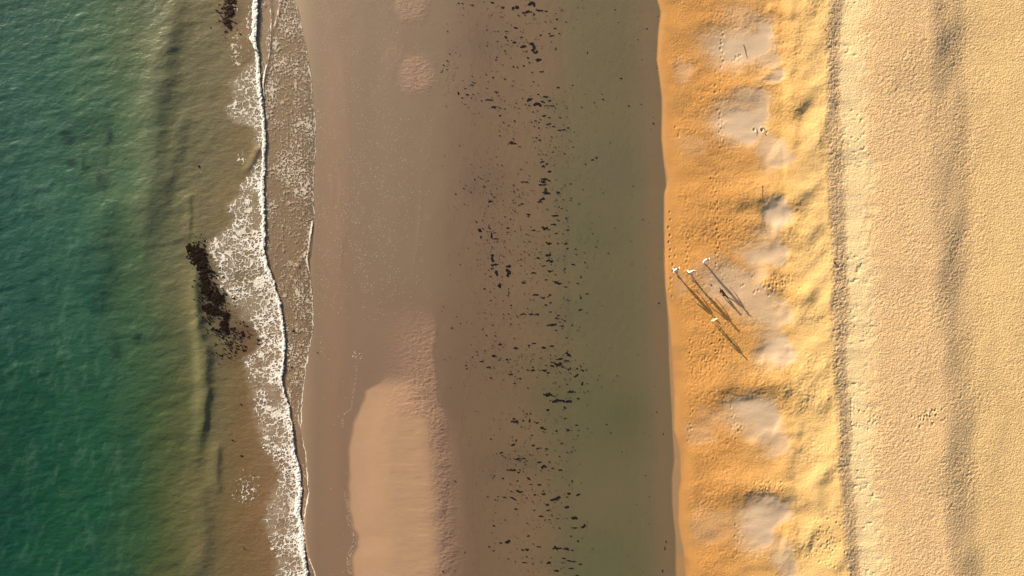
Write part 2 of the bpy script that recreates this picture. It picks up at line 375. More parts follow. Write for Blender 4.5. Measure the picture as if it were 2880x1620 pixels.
def foam_material():
    M = NT('foam')
    d = M.attr('thick').outputs['Fac']
    c = M.mixc(d, (.23, .18, .12), (.56, .535, .50)); M.l(c, M.b.inputs['Base Color'])
    M.b.inputs['Roughness'].default_value = .8; M.b.inputs['Specular IOR Level'].default_value = .2
    b = M.n('Bump', Strength=.8, Distance=.03); M.l(M.noise(18, 4, .6), b.inputs['Height']); M.l(b.outputs[0], M.b.inputs['Normal'])
    return M.m
MAT_SAND = sand_material(); MAT_SEA = water_material('sea water'); MAT_LAG = water_material('lagoon water', .05)
MAT_FOAM = foam_material()
MAT_WEED = plain('dark wet weed', (.010, .0060, .0040), .8, .5, 9, .004, .02)
MAT_WEED2 = plain('brown weed', (.022, .011, .008), .8, .5, 9, .004, .02)

# ------------------------------------------------------------------ the ground, one sheet
def axis(parts):
    a = []
    for x0, x1, st in parts: a += list(np.arange(x0, x1-1e-6, st))
    a.append(parts[-1][1]); return np.array(a)
gx = axis([(-700,-200,100),(-200,-60,20),(-60,-29,1.0),(-29,13.5,.11),(13.5,53,.072),(53,62,.4),(62,120,4),(120,700,60)])
gy = axis([(-600,-120,60),(-120,-40,8),(-40,-29.6,.4),(-29.6,29.6,.08),(29.6,40,.4),(40,120,8),(120,600,60)])
GX, GY = np.meshgrid(gx, gy)
GZ, mk = ground(GX, GY)
for (u, v, dep, rad) in footprints():
    zz = base_profile(np.array(u))*1.0; k = (CAMH-zz)/CAMH
    x = (u-1440)/PX*k; y = CAMY+((810-v)/PX-CAMY)*k
    i0, i1 = np.searchsorted(gx, [x-.5, x+.5]); j0, j1 = np.searchsorted(gy, [y-.5, y+.5])
    dx = GX[j0:j1, i0:i1]-x; dy = GY[j0:j1, i0:i1]-y; q = (dx/rad)**2+(dy/(rad*1.5))**2
    GZ[j0:j1, i0:i1] += -dep*np.exp(-q) + dep*.28*np.exp(-(np.sqrt(q)-1.6)**2*3)
def zat(x, y):
    i = min(max(np.searchsorted(gx, x)-1, 0), len(gx)-2); j = min(max(np.searchsorted(gy, y)-1, 0), len(gy)-2)
    s = (x-gx[i])/(gx[i+1]-gx[i]); t = (y-gy[j])/(gy[j+1]-gy[j])
    return float((GZ[j, i]*(1-s)+GZ[j, i+1]*s)*(1-t)+(GZ[j+1, i]*(1-s)+GZ[j+1, i+1]*s)*t)
def at(u, v, z=None):
    """a point of the sand seen at photograph pixel (u, v)"""
    zz = 0.0 if z is None else z
    for _ in range(4):
        k = (CAMH-zz)/CAMH; x = (u-1440)/PX*k; y = CAMY+((810-v)/PX-CAMY)*k
        if z is None: zz = zat(x, y)
    return x, y, zz
U, V = mk['U'], mk['V']
def blend(c, m, col): return c*(1-m[..., None]) + alb(col)*m[..., None]
C = np.ones(U.shape+(3,))*alb((140,116,91))
C = blend(C, 1-sm(820, 900, U), (172,144,112))
n_a = fbm(U/170, V/260, 2, 4); n_b = fbm(U/90, V/70, 5, 4); n_c = fbm(U/300, V/200, 3, 3)
C = blend(C, .5*sm(.0, .8, n_a)*sm(880, 960, U), (144,114,92))
C = blend(C, .35*sm(880, 930, U)*(1-sm(940, 1040, U)), (156,120,92))
C = blend(C, .9*sm(1170, 1330, U+40*n_a+.02*(V-800)), (126,100,77))
C = blend(C, .85*sm(1480, 1640, U+50*n_b), (106,96,72))
grn = np.exp(-((U-(1640+.04*V))/120)**2)
C = blend(C, np.clip(.55*grn*sm(100, 900, V)*(0.8+.6*n_c), 0, 1), (88,92,62))
for cx, cy, rx, ry, s, c in [(1560,1130,150,90,.5,(86,86,54)),(1750,1180,90,90,.5,(84,84,50)),(1480,1300,120,60,.35,(92,86,58)),(1780,160,130,70,.35,(96,88,62)),(1350,130,120,50,.3,(104,86,66)),(1360,520,70,60,.35,(102,86,66)),(1740,480,130,90,.35,(96,92,72)),(1650,680,90,60,.35,(84,86,56)),(1500,1020,180,40,.3,(96,90,62)),(1640,870,200,110,.3,(92,88,66)),(1450,790,110,50,.35,(134,106,82)),(1430,1180,90,70,.4,(132,106,80)),(1430,1500,120,60,.4,(130,104,78))]:
    C = blend(C, s*np.exp(-((U-cx)/rx)**2-((V-cy)/ry)**2)*(.9+.3*n_b), c)
C = blend(C, .6*np.exp(-((U-LEDGE(V)+22)/30)**2), (126,100,78))
C = blend(C, np.clip(mk['bankcol'], 0, 1)*.95, (197,160,127))
C = blend(C, np.clip(mk['rq'], 0, 1)*.6, (176,138,112))
under = sm(.1004, .0990, GZ)*sm(1180, 1240, U)
C = C*(1+under[..., None]*(np.array([1.37, 1.35, 1.27])*(1+sm(1340, 1540, U)[..., None]*np.array([.09, .12, .0]))-1))   # bed colour lightened to offset the light lost through the lagoon water
beach = sm(0, 5, U-mk['LE'])
C = blend(C, beach, (172,138,100))
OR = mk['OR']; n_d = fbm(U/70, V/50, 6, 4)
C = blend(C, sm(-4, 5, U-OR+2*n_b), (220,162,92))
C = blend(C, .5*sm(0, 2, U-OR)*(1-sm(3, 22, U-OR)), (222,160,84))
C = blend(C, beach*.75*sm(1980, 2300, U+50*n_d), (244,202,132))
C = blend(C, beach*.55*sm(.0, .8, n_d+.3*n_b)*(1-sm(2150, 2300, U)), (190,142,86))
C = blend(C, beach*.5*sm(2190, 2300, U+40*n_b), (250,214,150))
C = blend(C, beach*.92*mk['sil'], (229,202,170))
C = blend(C, mk['dry'], (244,206,154))
C = blend(C, mk['dry']*.8*mk['strip'], (252,228,176))
C = blend(C, .75*sm(2400, 2520, U+60*n_b)*(1-sm(2560, 2700, U+50*n_b)), (241,204,153))
C = blend(C, .9*sm(2660, 2790, U+30*n_d), (246,210,150))
deep = 1-sm(500, 720, U)
C = blend(C, deep, (110,105,70))
grain = np.clip(.12+.55*sm(5, 60, U-OR)*(1-.85*mk['sil'])+.5*mk['dry']*(1-.7*mk['strip'])+.42*np.clip(mk['rq'], 0, 1)+.03*(U < 1260), 0, 1.2)
wet = np.clip(1-sm(-5, 25, U-OR)*(1-.75*mk['sil'])-.8*np.clip(mk['bankcol'], 0, 1), 0, 1)
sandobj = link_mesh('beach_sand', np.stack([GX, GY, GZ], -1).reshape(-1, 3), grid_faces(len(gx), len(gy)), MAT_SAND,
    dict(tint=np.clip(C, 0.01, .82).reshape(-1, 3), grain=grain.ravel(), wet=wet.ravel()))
tag(sandobj, kind='structure')

# ------------------------------------------------------------------ the sea
SWELL = [  # unbroken swells: polyline down the picture, height, half width towards the sea, half width towards the shore
 ([(528,530),(533,560),(536,600),(530,650),(528,690)], .05, 16, 8),
 ([(535,700),(545,760),(548,820),(553,880),(560,930),(578,985),(581,1040),(580,1110),(574,1150),(568,1215),(558,1270),(545,1330)], .20, 26, 15),
 ([(612,1235),(612,1290),(609,1350),(612,1400)], .10, 22, 11),
 ([(505,-60),(480,60),(468,160),(452,260),(440,360),(436,460),(420,560),(404,660),(385,760)], .22, 60, 34),
 ([(560,1350),(570,1430),(575,1520),(560,1640)], .12, 40, 24),
 ([(330,520),(300,640),(280,760),(275,900)], .14, 60, 45),
 ([(515,300),(500,400),(470,520),(452,640)], .08, 30, 20),
 ([(730,405),(712,450),(690,490)], .07, 14, 9)]
def sea_height(X, Y, U, V, GZl):
    F, SW = FRONT(V), SWASH(V)
    F = F + 2.5*vnoise(V/9, V*0, 2) + 1.5*vnoise(V/4, V*0, 3)
    d = (F-U)/PX
    z = np.zeros(U.shape)
    for pts, h, ws, wl in SWELL:
        # polylines run down the picture: + sign means the seaward (left) side
        q = U-line(pts)(V) + 4*fbm(U/60, V/40, 5, 2); a = (V-pts[0][1])/(pts[-1][1]-pts[0][1])
        g = np.where(q < 0, np.exp(-(q/ws)**2), np.exp(-(q/wl)**2))
        z = z + h*g*sm(0, .2, a)*sm(1.0, .75, a)
    fall = sm(900, 640, U)
    chop = .024*fbm(X/1.5+Y*.12, Y/.75-X*.25, 2, 4)+.018*fbm(X/3.6, Y/2.2-X*.2, 5, 3)
    z = z + chop*(.25+.75*sm(740, 480, U))
    z = z + .05*fbm(X/9, Y/14, 1, 3)*sm(760, 600, U)
    hb = .085+.03*vnoise(V/70, V*0, 4)
    hb = hb+.07*sm(180, 100, V)
    bore = np.where(d > 0, hb*np.exp(-d/2.6), hb*np.exp(-(d/.14)**2))
    z = z + bore
    # thin sheet running up the sand
    th = .034*np.clip((SW-U)/26.0, -1, 1)
    sheet = GZl+th+.008*fbm(U/14, V/14, 3, 3)*sm(0, 30, SW-U)
    inner = line([(760,-400),(760,0),(764,56),(762,112),(757,168),(747,201),(741,238),(741,335),(741,400)])
    di = (inner(V)-U)/PX
    sheet = sheet+np.where(V < 330, .07*np.where(di > 0, np.exp(-di/.7), np.exp(-(di/.1)**2)), 0)
    lb = line([(877,600),(880,640),(875,700),(868,726),(870,760)]); dl = (lb(V)-U)/PX
    sheet = sheet+.05*sm(600, 640, V)*sm(780, 730, V)*np.where(dl > 0, np.exp(-dl/.35), np.exp(-(dl/.1)**2))
    for pts in ([(868,715),(845,735),(825,770),(812,800)], [(795,-10),(783,60),(772,85)]):
        q, a = polydist(U, V, pts); sheet = sheet+.035*np.exp(-(q/7)**2)
    s = sm(-.05, .5, -d)
    base = np.maximum(z*(1-s), -.5)
    return base*(1-s)+(np.maximum(sheet, -5)+bore*.9)*s, F
wx = axis([(-700,-200,50),(-200,-60,10),(-60,-51,.5),(-51,-17.6,.075)])
wy = axis([(-600,-120,60),(-120,-40,8),(-40,-29.6,.4),(-29.6,29.6,.075),(29.6,40,.4),(40,120,8),(120,600,60)])
WX, WY = np.meshgrid(wx, wy)
def zgrid(X, Y):
    shp = X.shape; X = X.ravel(); Y = Y.ravel()
    i = np.clip(np.searchsorted(gx, X)-1, 0, len(gx)-2); j = np.clip(np.searchsorted(gy, Y)-1, 0, len(gy)-2)
    s = (X-gx[i])/(gx[i+1]-gx[i]); t = (Y-gy[j])/(gy[j+1]-gy[j])
    return ((GZ[j, i]*(1-s)+GZ[j, i+1]*s)*(1-t)+(GZ[j+1, i]*(1-s)+GZ[j+1, i+1]*s)*t).reshape(shp)
WU, WV = to_uv(WX, WY, 0.0)
WZ, _ = sea_height(WX, WY, WU, WV, zgrid(WX, WY))
# the water's own colour: clear green where deep, olive, then sand stirred up near the break
s_ = WU + 46*fbm(WU/200, WV/330, 1, 4) + 22*fbm(WU/60+WV/160, WV/70, 4, 4) + 50*np.interp(WV, [0, 500, 700, 1100, 1620], [.7, .3, -.2, -1.0, -.5])*sm(700, 420, WU)
stops = [-200, 40, 220, 330, 430, 520, 600, 690, 760, 870]
def ramp(cols): return np.stack([np.interp(s_, stops, [alb(c)[k] for c in cols]) for k in range(3)], -1)
top = ramp([(28,80,74),(36,88,76),(50,98,76),(78,106,74),(98,108,78),(112,111,80),(120,114,84),(130,115,82),(146,122,92),(152,124,98)])
bot = ramp([(8,62,46),(16,76,52),(30,84,56),(54,88,54),(80,92,54),(102,102,66),(116,107,74),(128,106,70),(140,112,80),(150,118,90)])
tv = sm(500, 1350, WV + 120*fbm(WU/200, WV/300, 6, 2))[..., None]
WC = top*(1-tv)+bot*tv
def wblend(m, col):
    global WC
    WC = WC*(1-m[..., None])+alb(col)*m[..., None]
stre = fbm((WU+.35*WV)/14, (WV-.2*WU)/30, 3, 5)
wblend(np.clip(.25*sm(-.2, .8, stre)*sm(520, 250, WU)*(.6+.6*fbm(WU/90, WV/110, 2, 4)), 0, .5), (98,138,116))
wblend(np.clip(.5*sm(.1, .8, fbm(WU/90, WV/160, 7, 4))*sm(600, 200, WU), 0, .6), (14,72,60))
for cx, cy, rx, ry, s, ang in [(192,388,16,26,.75,-20),(308,390,8,24,.8,0),(246,385,22,8,.4,0),(200,455,30,12,.6,35),(240,462,8,26,.7,0),(283,497,10,22,.7,-10),(300,465,5,24,.5,0),(296,532,16,6,.5,10),(255,700,46,14,.45,-25),(285,660,36,14,.4,-20),(232,770,14,44,.35,0),(325,985,12,26,.7,0),(388,958,12,8,.85,0),(390,944,8,8,.8,20),(320,940,20,10,.5,0),(440,915,10,6,.4,0)]:
    c, q = math.cos(R(ang)), math.sin(R(ang)); du = WU-cx+9*fbm(WU/16, WV/16, 2, 3); dv = WV-cy+9*fbm(WU/16, WV/16, 5, 3)
    wblend(s*np.exp(-((du*c+dv*q)/rx)**2-((-du*q+dv*c)/ry)**2), (22,50,48))
for cx, cy, rx, ry, s in [(565,735,40,70,.5),(600,860,60,60,.5),(690,930,40,50,.5),(650,1000,60,30,.35),(655,30,30,30,.6),(640,70,24,24,.5)]:
    du = WU-cx+9*fbm(WU/26, WV/26, 2, 3); dv = WV-cy+9*fbm(WU/26, WV/26, 5, 3)
    wblend(s*np.exp(-(du/rx)**2-(dv/ry)**2), (88,62,52))
wblend(.7*np.exp(-((WU-(548+.02*(WV-820)))/14)**2)*sm(480, 560, WV)*sm(1200, 1000, WV), (128,126,84))
WF = FRONT(WV)
inf = sm(-6, 30, WU-FOAML(WV)-8*fbm(WU/16, WV/12, 3, 3))*sm(3, -1, WU-WF)
wblend(inf*np.clip(.34+.25*fbm(WU/30, WV/26, 5, 4), 0, .6), (196,182,160))      # water full of air under the froth
wblend(sm(2, 10, WU-WF)*.25, (176,156,128))
turb = np.where(WU < WF, 1.0, .2) * sm(-2, 14, SWASH(WV)-WU+6) 
turb = np.clip(turb, .12, 1)
keep = ((WU < SWASH(WV)+18)[:-1, :-1])
TH = np.ones(WC.shape)*np.array([.90, .88, .84])
sea = link_mesh('sea_water', np.stack([WX, WY, WZ], -1).reshape(-1, 3), grid_faces(len(wx), len(wy), keep), MAT_SEA,
    dict(tint=np.clip(WC, .003, .8).reshape(-1, 3), turbid=turb.ravel(), through=TH.reshape(-1, 3)))
tag(sea, kind='structure')

# lagoon: still clear water over the sand between bar and beach
lx = axis([(-8.5, 16.4, .3)]); ly = axis([(-600,-120,60),(-120,-40,8),(-40,40,.5),(40,120,8),(120,600,60)])
LX, LY = np.meshgrid(lx, ly)
lag = link_mesh('lagoon_water', np.stack([LX, LY, np.full(LX.shape, .10)], -1).reshape(-1, 3), grid_faces(len(lx), len(ly)), MAT_LAG,
    dict(tint=np.tile(alb((110,96,72)), (LX.size, 1)), turbid=np.full(LX.size, .03), through=np.tile((.95, .95, .93), (LX.size, 1))))
tag(lag, kind='structure')

# ------------------------------------------------------------------ foam, as a real lace of cells lying on the water
def foam_mesh(name, u0, u1, dens_fn, cell=.040, z_extra=.012, lift=1.0):
    fx = np.arange((u0-1440)/PX, (u1-1440)/PX, cell); fy = np.arange(-30.2, 30.2, cell)
    FX, FY = np.meshgrid(fx, fy)
    FU, FV = to_uv(FX, FY, 0.0)
    D, T = dens_fn(FX, FY, FU, FV)
    FZ, _ = sea_height(FX, FY, FU, FV, zgrid(FX, FY))
    FZ = FZ + z_extra + lift*(.035*np.clip(D, 0, 1)*T + .016*T*vnoise(FX/.11, FY/.11, 3))
    on = D > 0
    keep = on[:-1, :-1] & on[1:, :-1] & on[:-1, 1:] & on[1:, 1:]
    f = grid_faces(len(fx), len(fy), keep)
    used = np.unique(f); rem = np.full(FX.size, -1); rem[used] = np.arange(len(used))
    vs = np.stack([FX, FY, FZ], -1).reshape(-1, 3)[used]
    o = link_mesh(name, vs, rem[f], MAT_FOAM, dict(thick=T.ravel()[used]))
    return tag(o, kind='stuff')
def lace(X, Y, s, w, seed=0, ax=1.25):
    wx_ = X+.42*s*vnoise(X/(s*1.1), Y/(s*1.1), seed)+.04*vnoise(X/.12, Y/.12, seed+3); wy_ = Y+.42*s*vnoise(X/(s*1.1), Y/(s*1.1), seed+1)+.04*vnoise(X/.12, Y/.12, seed+4)
    f1, f2 = worley(wx_/(s*ax)+seed*7, wy_/s)
    return w-(f2-f1)
def surf_density(X, Y, U, V):
    F = FRONT(V)+2.5*vnoise(V/9, V*0, 2)+1.5*vnoise(V/4, V*0, 3)
    L = FOAML(V)+10*fbm(U/16, V/12, 3, 3)
    t = (F-U)/np.maximum(F-FOAML(V), 8)
    inside = (U < F+2) & (U > L-4)
    n = np.clip(fbm(X/1.6, Y/1.2, 2, 3), -.7, .45)
    fringe = sm(-6, 26, U-L)
    big = lace(X, Y, .54, .15+.07*n+.08*(1-t), 1); small = lace(X, Y, .29, .14+.14*n+.15*(1-t), 3)
    d = np.maximum(big, np.where(t < .9, small, -1))
    d = d + .07*(1-sm(0, .35, t)) - .02
    # the rolling front itself is solid white
    fw = 8+8*fbm(V/26, V*0, 5, 3)+np.where(V < 140, 8, 0)+np.where((V > 1320), 6, 0)-np.where((V > 1065) & (V < 1250), 9, 0)
    fw = np.maximum(fw, 2.0)
    band = np.maximum(0, 1-np.abs((F-U)-fw*.5)/(fw*.62))
    d = np.where(band > .25, np.maximum(d, band+.3*fbm(X/.15, Y/.15, 4, 2)), d)
    d = np.where(inside, d, -1)
    d = d-(1-fringe)*.18
    hole = (np.hypot((U-722)/16, (V-590)/52) < 1+.3*fbm(U/12, V/12, 1, 2)) | (np.hypot((U-(772)+.0*(V-1090))/20, (V-1105)/34) < 1+.3*fbm(U/12, V/12, 1, 2))
    d = np.where(hole & (band < .1), d-.10, d)
    # stray scraps of lace out on the water
    for cx, cy, rx, ry, s in [(662,140,26,52,.10),(660,20,26,24,.04),(690,1375,40,50,.10),(680,450,26,36,-.02),(572,482,34,26,-.08),(536,500,14,70,-.12),(600,560,40,60,-.16),(630,1260,60,30,-.2),(660,1500,40,90,-.2),(720,1340,60,14,.0),(700,60,10,90,.1)]:
        q = np.hypot((U-cx)/rx, (V-cy)/ry)+.25*fbm(U/18, V/18, 6, 3)
        m = q < 1
        d = np.where(m & ~inside, np.maximum(d, lace(X, Y, .42, .16+s*.6-.16*q, 5)), d)
    T = np.clip(.50+.6*band+.25*n+d*.7+.1*(1-t), .3, 1)
    return d, T
def swash_density(X, Y, U, V):
    F, SW = FRONT(V), SWASH(V)
    inside = (U > F+5) & (U < SW)
    t = (U-F)/np.maximum(SW-F, 5)
    n = fbm(X/1.4, Y/2.0, 6, 4)
    a = .17-np.abs(fbm(X/.34+.4*vnoise(X/.5, Y/.5, 2), Y/.30, 1, 2)); b = .22-np.abs(fbm(X/.19, Y/.17, 4, 2)+.05)
    cover = .72+.45*n+.2*sm(.3, 1, t)-np.where(V < 320, .35*(1-sm(0, 20, U-np.interp(V, [0, 56, 112, 168, 201, 238, 320], [760, 764, 762, 757, 747, 741, 741])-4)), 0)
    cover = cover-.8*sm(1150, 1290, V)-.25*sm(700, 760, V)*sm(1000, 900, V)*sm(40, 0, U-F)
    d = np.maximum(np.maximum(a, b*.9), lace(X, Y, .27, .17+.10*n, 2, 1.0))-.13*(1-np.clip(cover*1.3, 0, 1))-.02
    d = np.where(inside, d, -1)
    T = np.clip(.05+.9*d+.25*n, .0, .32)
    # thin white edges left by earlier tongues
    def rim(lfn, v0, v1, wdt, th, dm=.0):
        nonlocal d, T
        q = np.abs(U-lfn(V)-2.0*fbm(U/10, V/14, 2, 3)-.8*vnoise(V/3, V*0, 6))
        ww = wdt*(.75+.6*vnoise(V/20, V*0, 3))
        m = (q < ww) & (V > v0) & (V < v1)
        T = np.where(m, th*(1-.4*q/np.maximum(ww, .1)), T); d = np.where(m, .3, d)
    rim(lambda v: SWASH(v)-3, -200, 1440, 1.3, .62); rim(lambda v: SWASH(v)-3, 620, 760, 3.2, .85)
    rim(lambda v: SWASH(v)-2, 1000, 1500, 1.7, .8); rim(lambda v: SWASH(v)-2, 1505, 1900, 2.6, .75)
    rim(line([(760,0),(764,56),(762,112),(757,168),(747,201),(741,238),(742,335)]), -100, 345, 2.2, .9)
    rim(line([(800,-100),(790,0),(781,40),(771,76)]), -100, 78, 1.4, .6)
    rim(line([(856,1080),(841,1117),(838,1159),(843,1196),(849,1215)]), 1075, 1200, 1.2, .55)
    rim(line([(866,1411),(857,1453),(852,1470)]), 1405, 1470, 2.2, .8)
    m = np.hypot((U-820)/22, (V-742)/9) < .9+.5*fbm(U/10, V/10, 4, 2); d = np.where(m, np.maximum(d, .02+.3*fbm(X/.2, Y/.2, 2, 2)), d)
    return d, T
foam_mesh('surf_foam', 515, 880, surf_density)
foam_mesh('swash_foam', 715, 935, swash_density, z_extra=.006, lift=.2)

# ------------------------------------------------------------------ small stuff on the sand
def specks(name, pts, rad, mat, zoff, flat=.35, stretch=1.0):
    """many tiny irregular blobs as one object"""
    vs, fs = [], []
    for (x, y, z, r) in pts:
        b = len(vs); a0 = random.random()*6.28; n = 6; st = random.uniform(1, stretch)
        for k in range(n):
            a = a0+k*math.tau/n; q = r*random.uniform(.6, 1.2); vs.append((x+q*math.cos(a)*st, y+q*math.sin(a), z-.012))
        for k in range(n):
            a = a0+k*math.tau/n; q = r*.55; vs.append((x+q*math.cos(a)*st, y+q*math.sin(a), z+r*flat+zoff))
        for k in range(n): k2 = (k+1) % n; fs.append((b+k, b+k2, b+n+k2, b+n+k))
        fs.append((b+6, b+7, b+8, b+9)); fs.append((b+9, b+10, b+11, b+6))
    o = link_mesh(name, np.array(vs), np.array(fs), mat)
    return tag(o, kind='stuff')
MAT_BUB = plain('bubbles', (.52, .44, .34), .6, .15, 10, .01)
pts = []
while len(pts) < 2600:
    u, v = random.uniform(890, 1215), random.uniform(0, 1620)
    p = .10+.9*math.exp(-((u-1020)/110)**2)*(math.exp(-((v-560)/260)**2)) + .5*math.exp(-((u-905)/20)**2)*(v < 1000) + .3*math.exp(-((u-960)/60)**2-((v-60)/60)**2)
    if v > 900: p *= .25 if u < 975 else 0
    if random.random() > p*(.6+.8*float(vnoise(np.array(u/18.), np.array(v/30.), 2))): continue
    x, y, z = at(u, v); pts.append((x, y, z, random.uniform(.016, .038)))
trail_ = [(1001,985),(1005,1010),(1000,1060),(995,1100),(988,1150),(968,1165),(962,1200)]
for i in range(len(trail_)-1):
    for k in range(26):
        t = random.random(); u = trail_[i][0]*(1-t)+trail_[i+1][0]*t+random.gauss(0, 2 if i > 0 else 6); v = trail_[i][1]*(1-t)+trail_[i+1][1]*t
        x, y, z = at(u, v); pts.append((x, y, z, random.uniform(.012, .03 if i > 0 else .06)))
for k in range(160):
    v = random.uniform(1380, 1620); u = float(BANKL(v))-random.uniform(2, 14); x, y, z = at(u, v); pts.append((x, y, z, .03))
specks('foam_specks', pts, .04, MAT_BUB, .004)

# ------------------------------------------------------------------ weed clumps in the lagoon: (across, down, width, height, tilt) in pixels of a 1.788x enlargement
CL1 = """657,26,20,6 760,15,18,8 812,38,16,8 873,40,30,16 955,20,40,18 995,53,32,10 942,60,30,12 915,64,12,8 1030,58,10,8 968,73,8,8 1083,97,8,6 878,140,18,8 1045,167,10,8 1058,180,22,8 1002,178,12,6 1075,143,10,6 1105,163,6,5 825,187,16,9,45 905,187,14,8 870,212,18,10 915,236,30,12 957,222,20,14 963,245,22,22 975,262,24,14 930,260,8,6 938,291,10,6 990,304,24,14 917,331,10,8 865,335,8,6 1005,361,20,6 777,301,8,6 782,287,8,6 1080,245,8,12 1237,265,7,7 1408,395,7,6 763,388,10,8 822,397,10,6 860,432,8,6 657,428,14,6 1088,440,14,7 1163,427,8,6 1133,427,6,5 1274,440,6,6 781,463,18,9 587,467,8,10 632,477,18,6 608,492,8,6 742,502,32,8 947,502,30,12,-20 990,474,12,7 1027,484,22,10 1045,505,20,8 1012,513,20,8 985,525,34,14 943,530,10,6 1035,531,66,4 765,536,18,8 797,543,8,5 822,548,8,5 798,582,10,6 1020,582,16,8 1045,591,10,5 1042,623,24,9 995,618,8,6 1067,635,8,6 1100,655,24,7 1120,652,14,6 1140,643,10,5 1080,657,6,6 858,720,40,11 895,737,12,6 996,705,12,6 1058,690,7,6 1568,619,6,6 1404,628,5,4 1262,804,14,8 1283,793,12,6 1313,777,4,4 1010,815,20,9 1034,824,14,8 1014,834,22,7 1123,773,8,5 903,850,10,5 807,832,8,5 1047,862,18,8 1020,899,28,10 1045,910,12,8 1010,914,30,10 1000,928,16,8 1018,930,16,8 920,915,36,5 1155,927,8,6 1025,962,18,28 1036,972,26,12 1008,1003,26,14,-30 998,1014,20,8 1090,968,14,10 748,1013,16,8 910,1026,12,8 1035,1052,10,6 1095,1040,10,5 697,1160,22,11,50 745,1148,14,10,60 754,1185,12,28 775,1200,28,7 1075,1086,32,8 1088,1107,14,8 1066,1127,22,8 1023,1145,24,14 1042,1155,18,6 1130,1097,8,6 838,1147,16,6 838,1167,14,5 965,1158,20,5 993,1163,8,6 1082,1173,14,6 1138,1157,14,6 940,1077,16,8 1045,1222,28,12 1090,1222,8,6 1130,1226,16,8 1137,1250,8,10 990,1298,18,8 1040,1282,24,14 1047,1313,34,11,15 1020,1338,20,8 1048,1363,18,9 965,1373,24,8 760,1298,16,32 770,1335,18,14 778,1375,14,16 840,1338,16,14 840,1372,18,36 1167,1330,16,8 1189,1425,12,6 1085,1421,40,10,15 1125,1443,20,6 915,1422,16,8 795,1438,18,12,40 1205,1393,8,6 1125,1352,6,8 1030,1405,12,6 903,1336,10,6 750,1390,10,6 700,1192,8,10"""
CL2 = """720,4,10,5 748,18,10,5 752,62,10,5 760,78,8,5 853,86,8,6 972,34,36,9 1013,48,20,6 1049,36,14,6 1052,72,10,5 1028,84,10,6 1235,30,12,8 1202,48,7,8 1202,110,20,7,-30 913,131,26,8 955,132,28,7 985,132,22,8 1052,119,10,5 1080,151,14,6 1092,137,12,5 1058,186,48,10,-10 1107,191,22,7 1123,165,8,6 1160,187,10,5 1080,212,14,6 763,187,10,5 1005,231,8,5 1133,250,10,6 797,283,18,8 877,302,18,9 870,253,7,6 968,278,18,7 1018,298,22,8 1058,291,20,7 943,288,8,6 768,341,18,9 797,362,8,6 706,371,16,6 740,399,22,8,15 833,357,7,6 1140,331,28,9,20 1143,340,20,8 1098,357,34,8 1135,365,26,8,20 1062,374,22,8 1088,383,30,14 1060,392,18,8 1110,395,18,6 1147,408,16,12 1185,405,10,6 1212,415,16,8,30 938,414,14,7 963,413,20,9 1020,413,24,8 1040,425,14,7 1180,442,24,10,-30 850,433,22,8 1205,395,8,6 1230,369,8,5 753,453,14,6,40 898,454,10,6 1135,483,8,6 1135,460,8,5 1213,480,12,14 872,480,8,6 1154,522,40,12 1037,537,42,14,-5 1070,544,16,5 1190,555,12,8 1240,519,8,6 1085,568,70,14 1140,573,34,15,-10 1125,600,14,8,35 1037,613,14,8 932,632,8,6 950,632,10,6 867,657,14,6 869,673,30,11 915,668,8,6 945,668,10,10 985,677,16,7 1012,706,30,9,25 1125,656,14,6 1183,689,16,6 1140,714,12,7 1080,719,8,7 1240,708,8,6 1333,686,8,6 1467,693,8,5 1620,735,6,9 1648,808,6,6 752,761,8,6 877,768,8,8 862,789,18,7,-20 805,829,20,7 862,818,8,5 965,791,14,7 985,808,10,8 1000,805,10,5 1032,809,12,6 1033,838,8,7 1110,780,12,4 1136,828,8,6 915,738,10,4 958,741,10,5 885,860,38,9 915,857,22,6 898,870,12,5 930,868,8,6 993,876,18,7 1018,899,22,14 815,888,8,5 857,915,50,9 892,928,12,6 1063,906,12,5 1101,914,16,8 790,906,8,5 1372,928,6,5 885,969,8,7 943,960,22,9,45 812,957,8,6 950,988,20,6 995,990,18,6 895,1023,30,10,15 923,1015,8,5 862,1057,34,8,20 820,1053,16,6 787,1048,8,6 1020,1036,34,7 972,1040,10,6 1143,1034,18,8 1190,1040,22,8,-30 1075,1060,48,13,-15 1035,1089,16,6 1040,1117,20,8 1133,1103,18,9 1160,970,8,8 1135,1052,10,6 876,1112,10,8 968,1118,10,6 1003,1147,24,7 1045,1165,14,6 1088,1159,10,5 767,1196,10,5 1173,1157,26,12 1168,1205,40,7 1219,1197,30,11,-15 1190,1272,8,6 1155,1249,8,6 940,1247,10,6 800,1280,10,8 836,1275,22,12 743,1301,8,6 765,1321,10,5 992,1302,18,8 912,1317,14,6 932,1316,16,7 1075,1308,22,12 1100,1308,12,10 1130,1312,26,11,20 1162,1318,10,6 922,1382,26,7 1042,1383,20,10 1143,1373,22,8 1170,1375,20,8 1203,1390,14,8 1118,1360,20,6 1080,1420,22,9 1154,1410,26,8 1185,1446,16,6 1632,1275,5,10 1627,1308,5,20 1618,1423,8,14"""
clumps = []
for txt, oy in ((CL1, 0), (CL2, 810)):
    for t in txt.split():
        f = [float(q) for q in t.split(',')]; f += [0]*(5-len(f))
        clumps.append((960+f[0]/1.788, oy+f[1]/1.788, f[2]/1.788, f[3]/1.788, f[4]))
clumps.sort(key=lambda c: -c[2]*c[3])
clumps = clumps[:298]
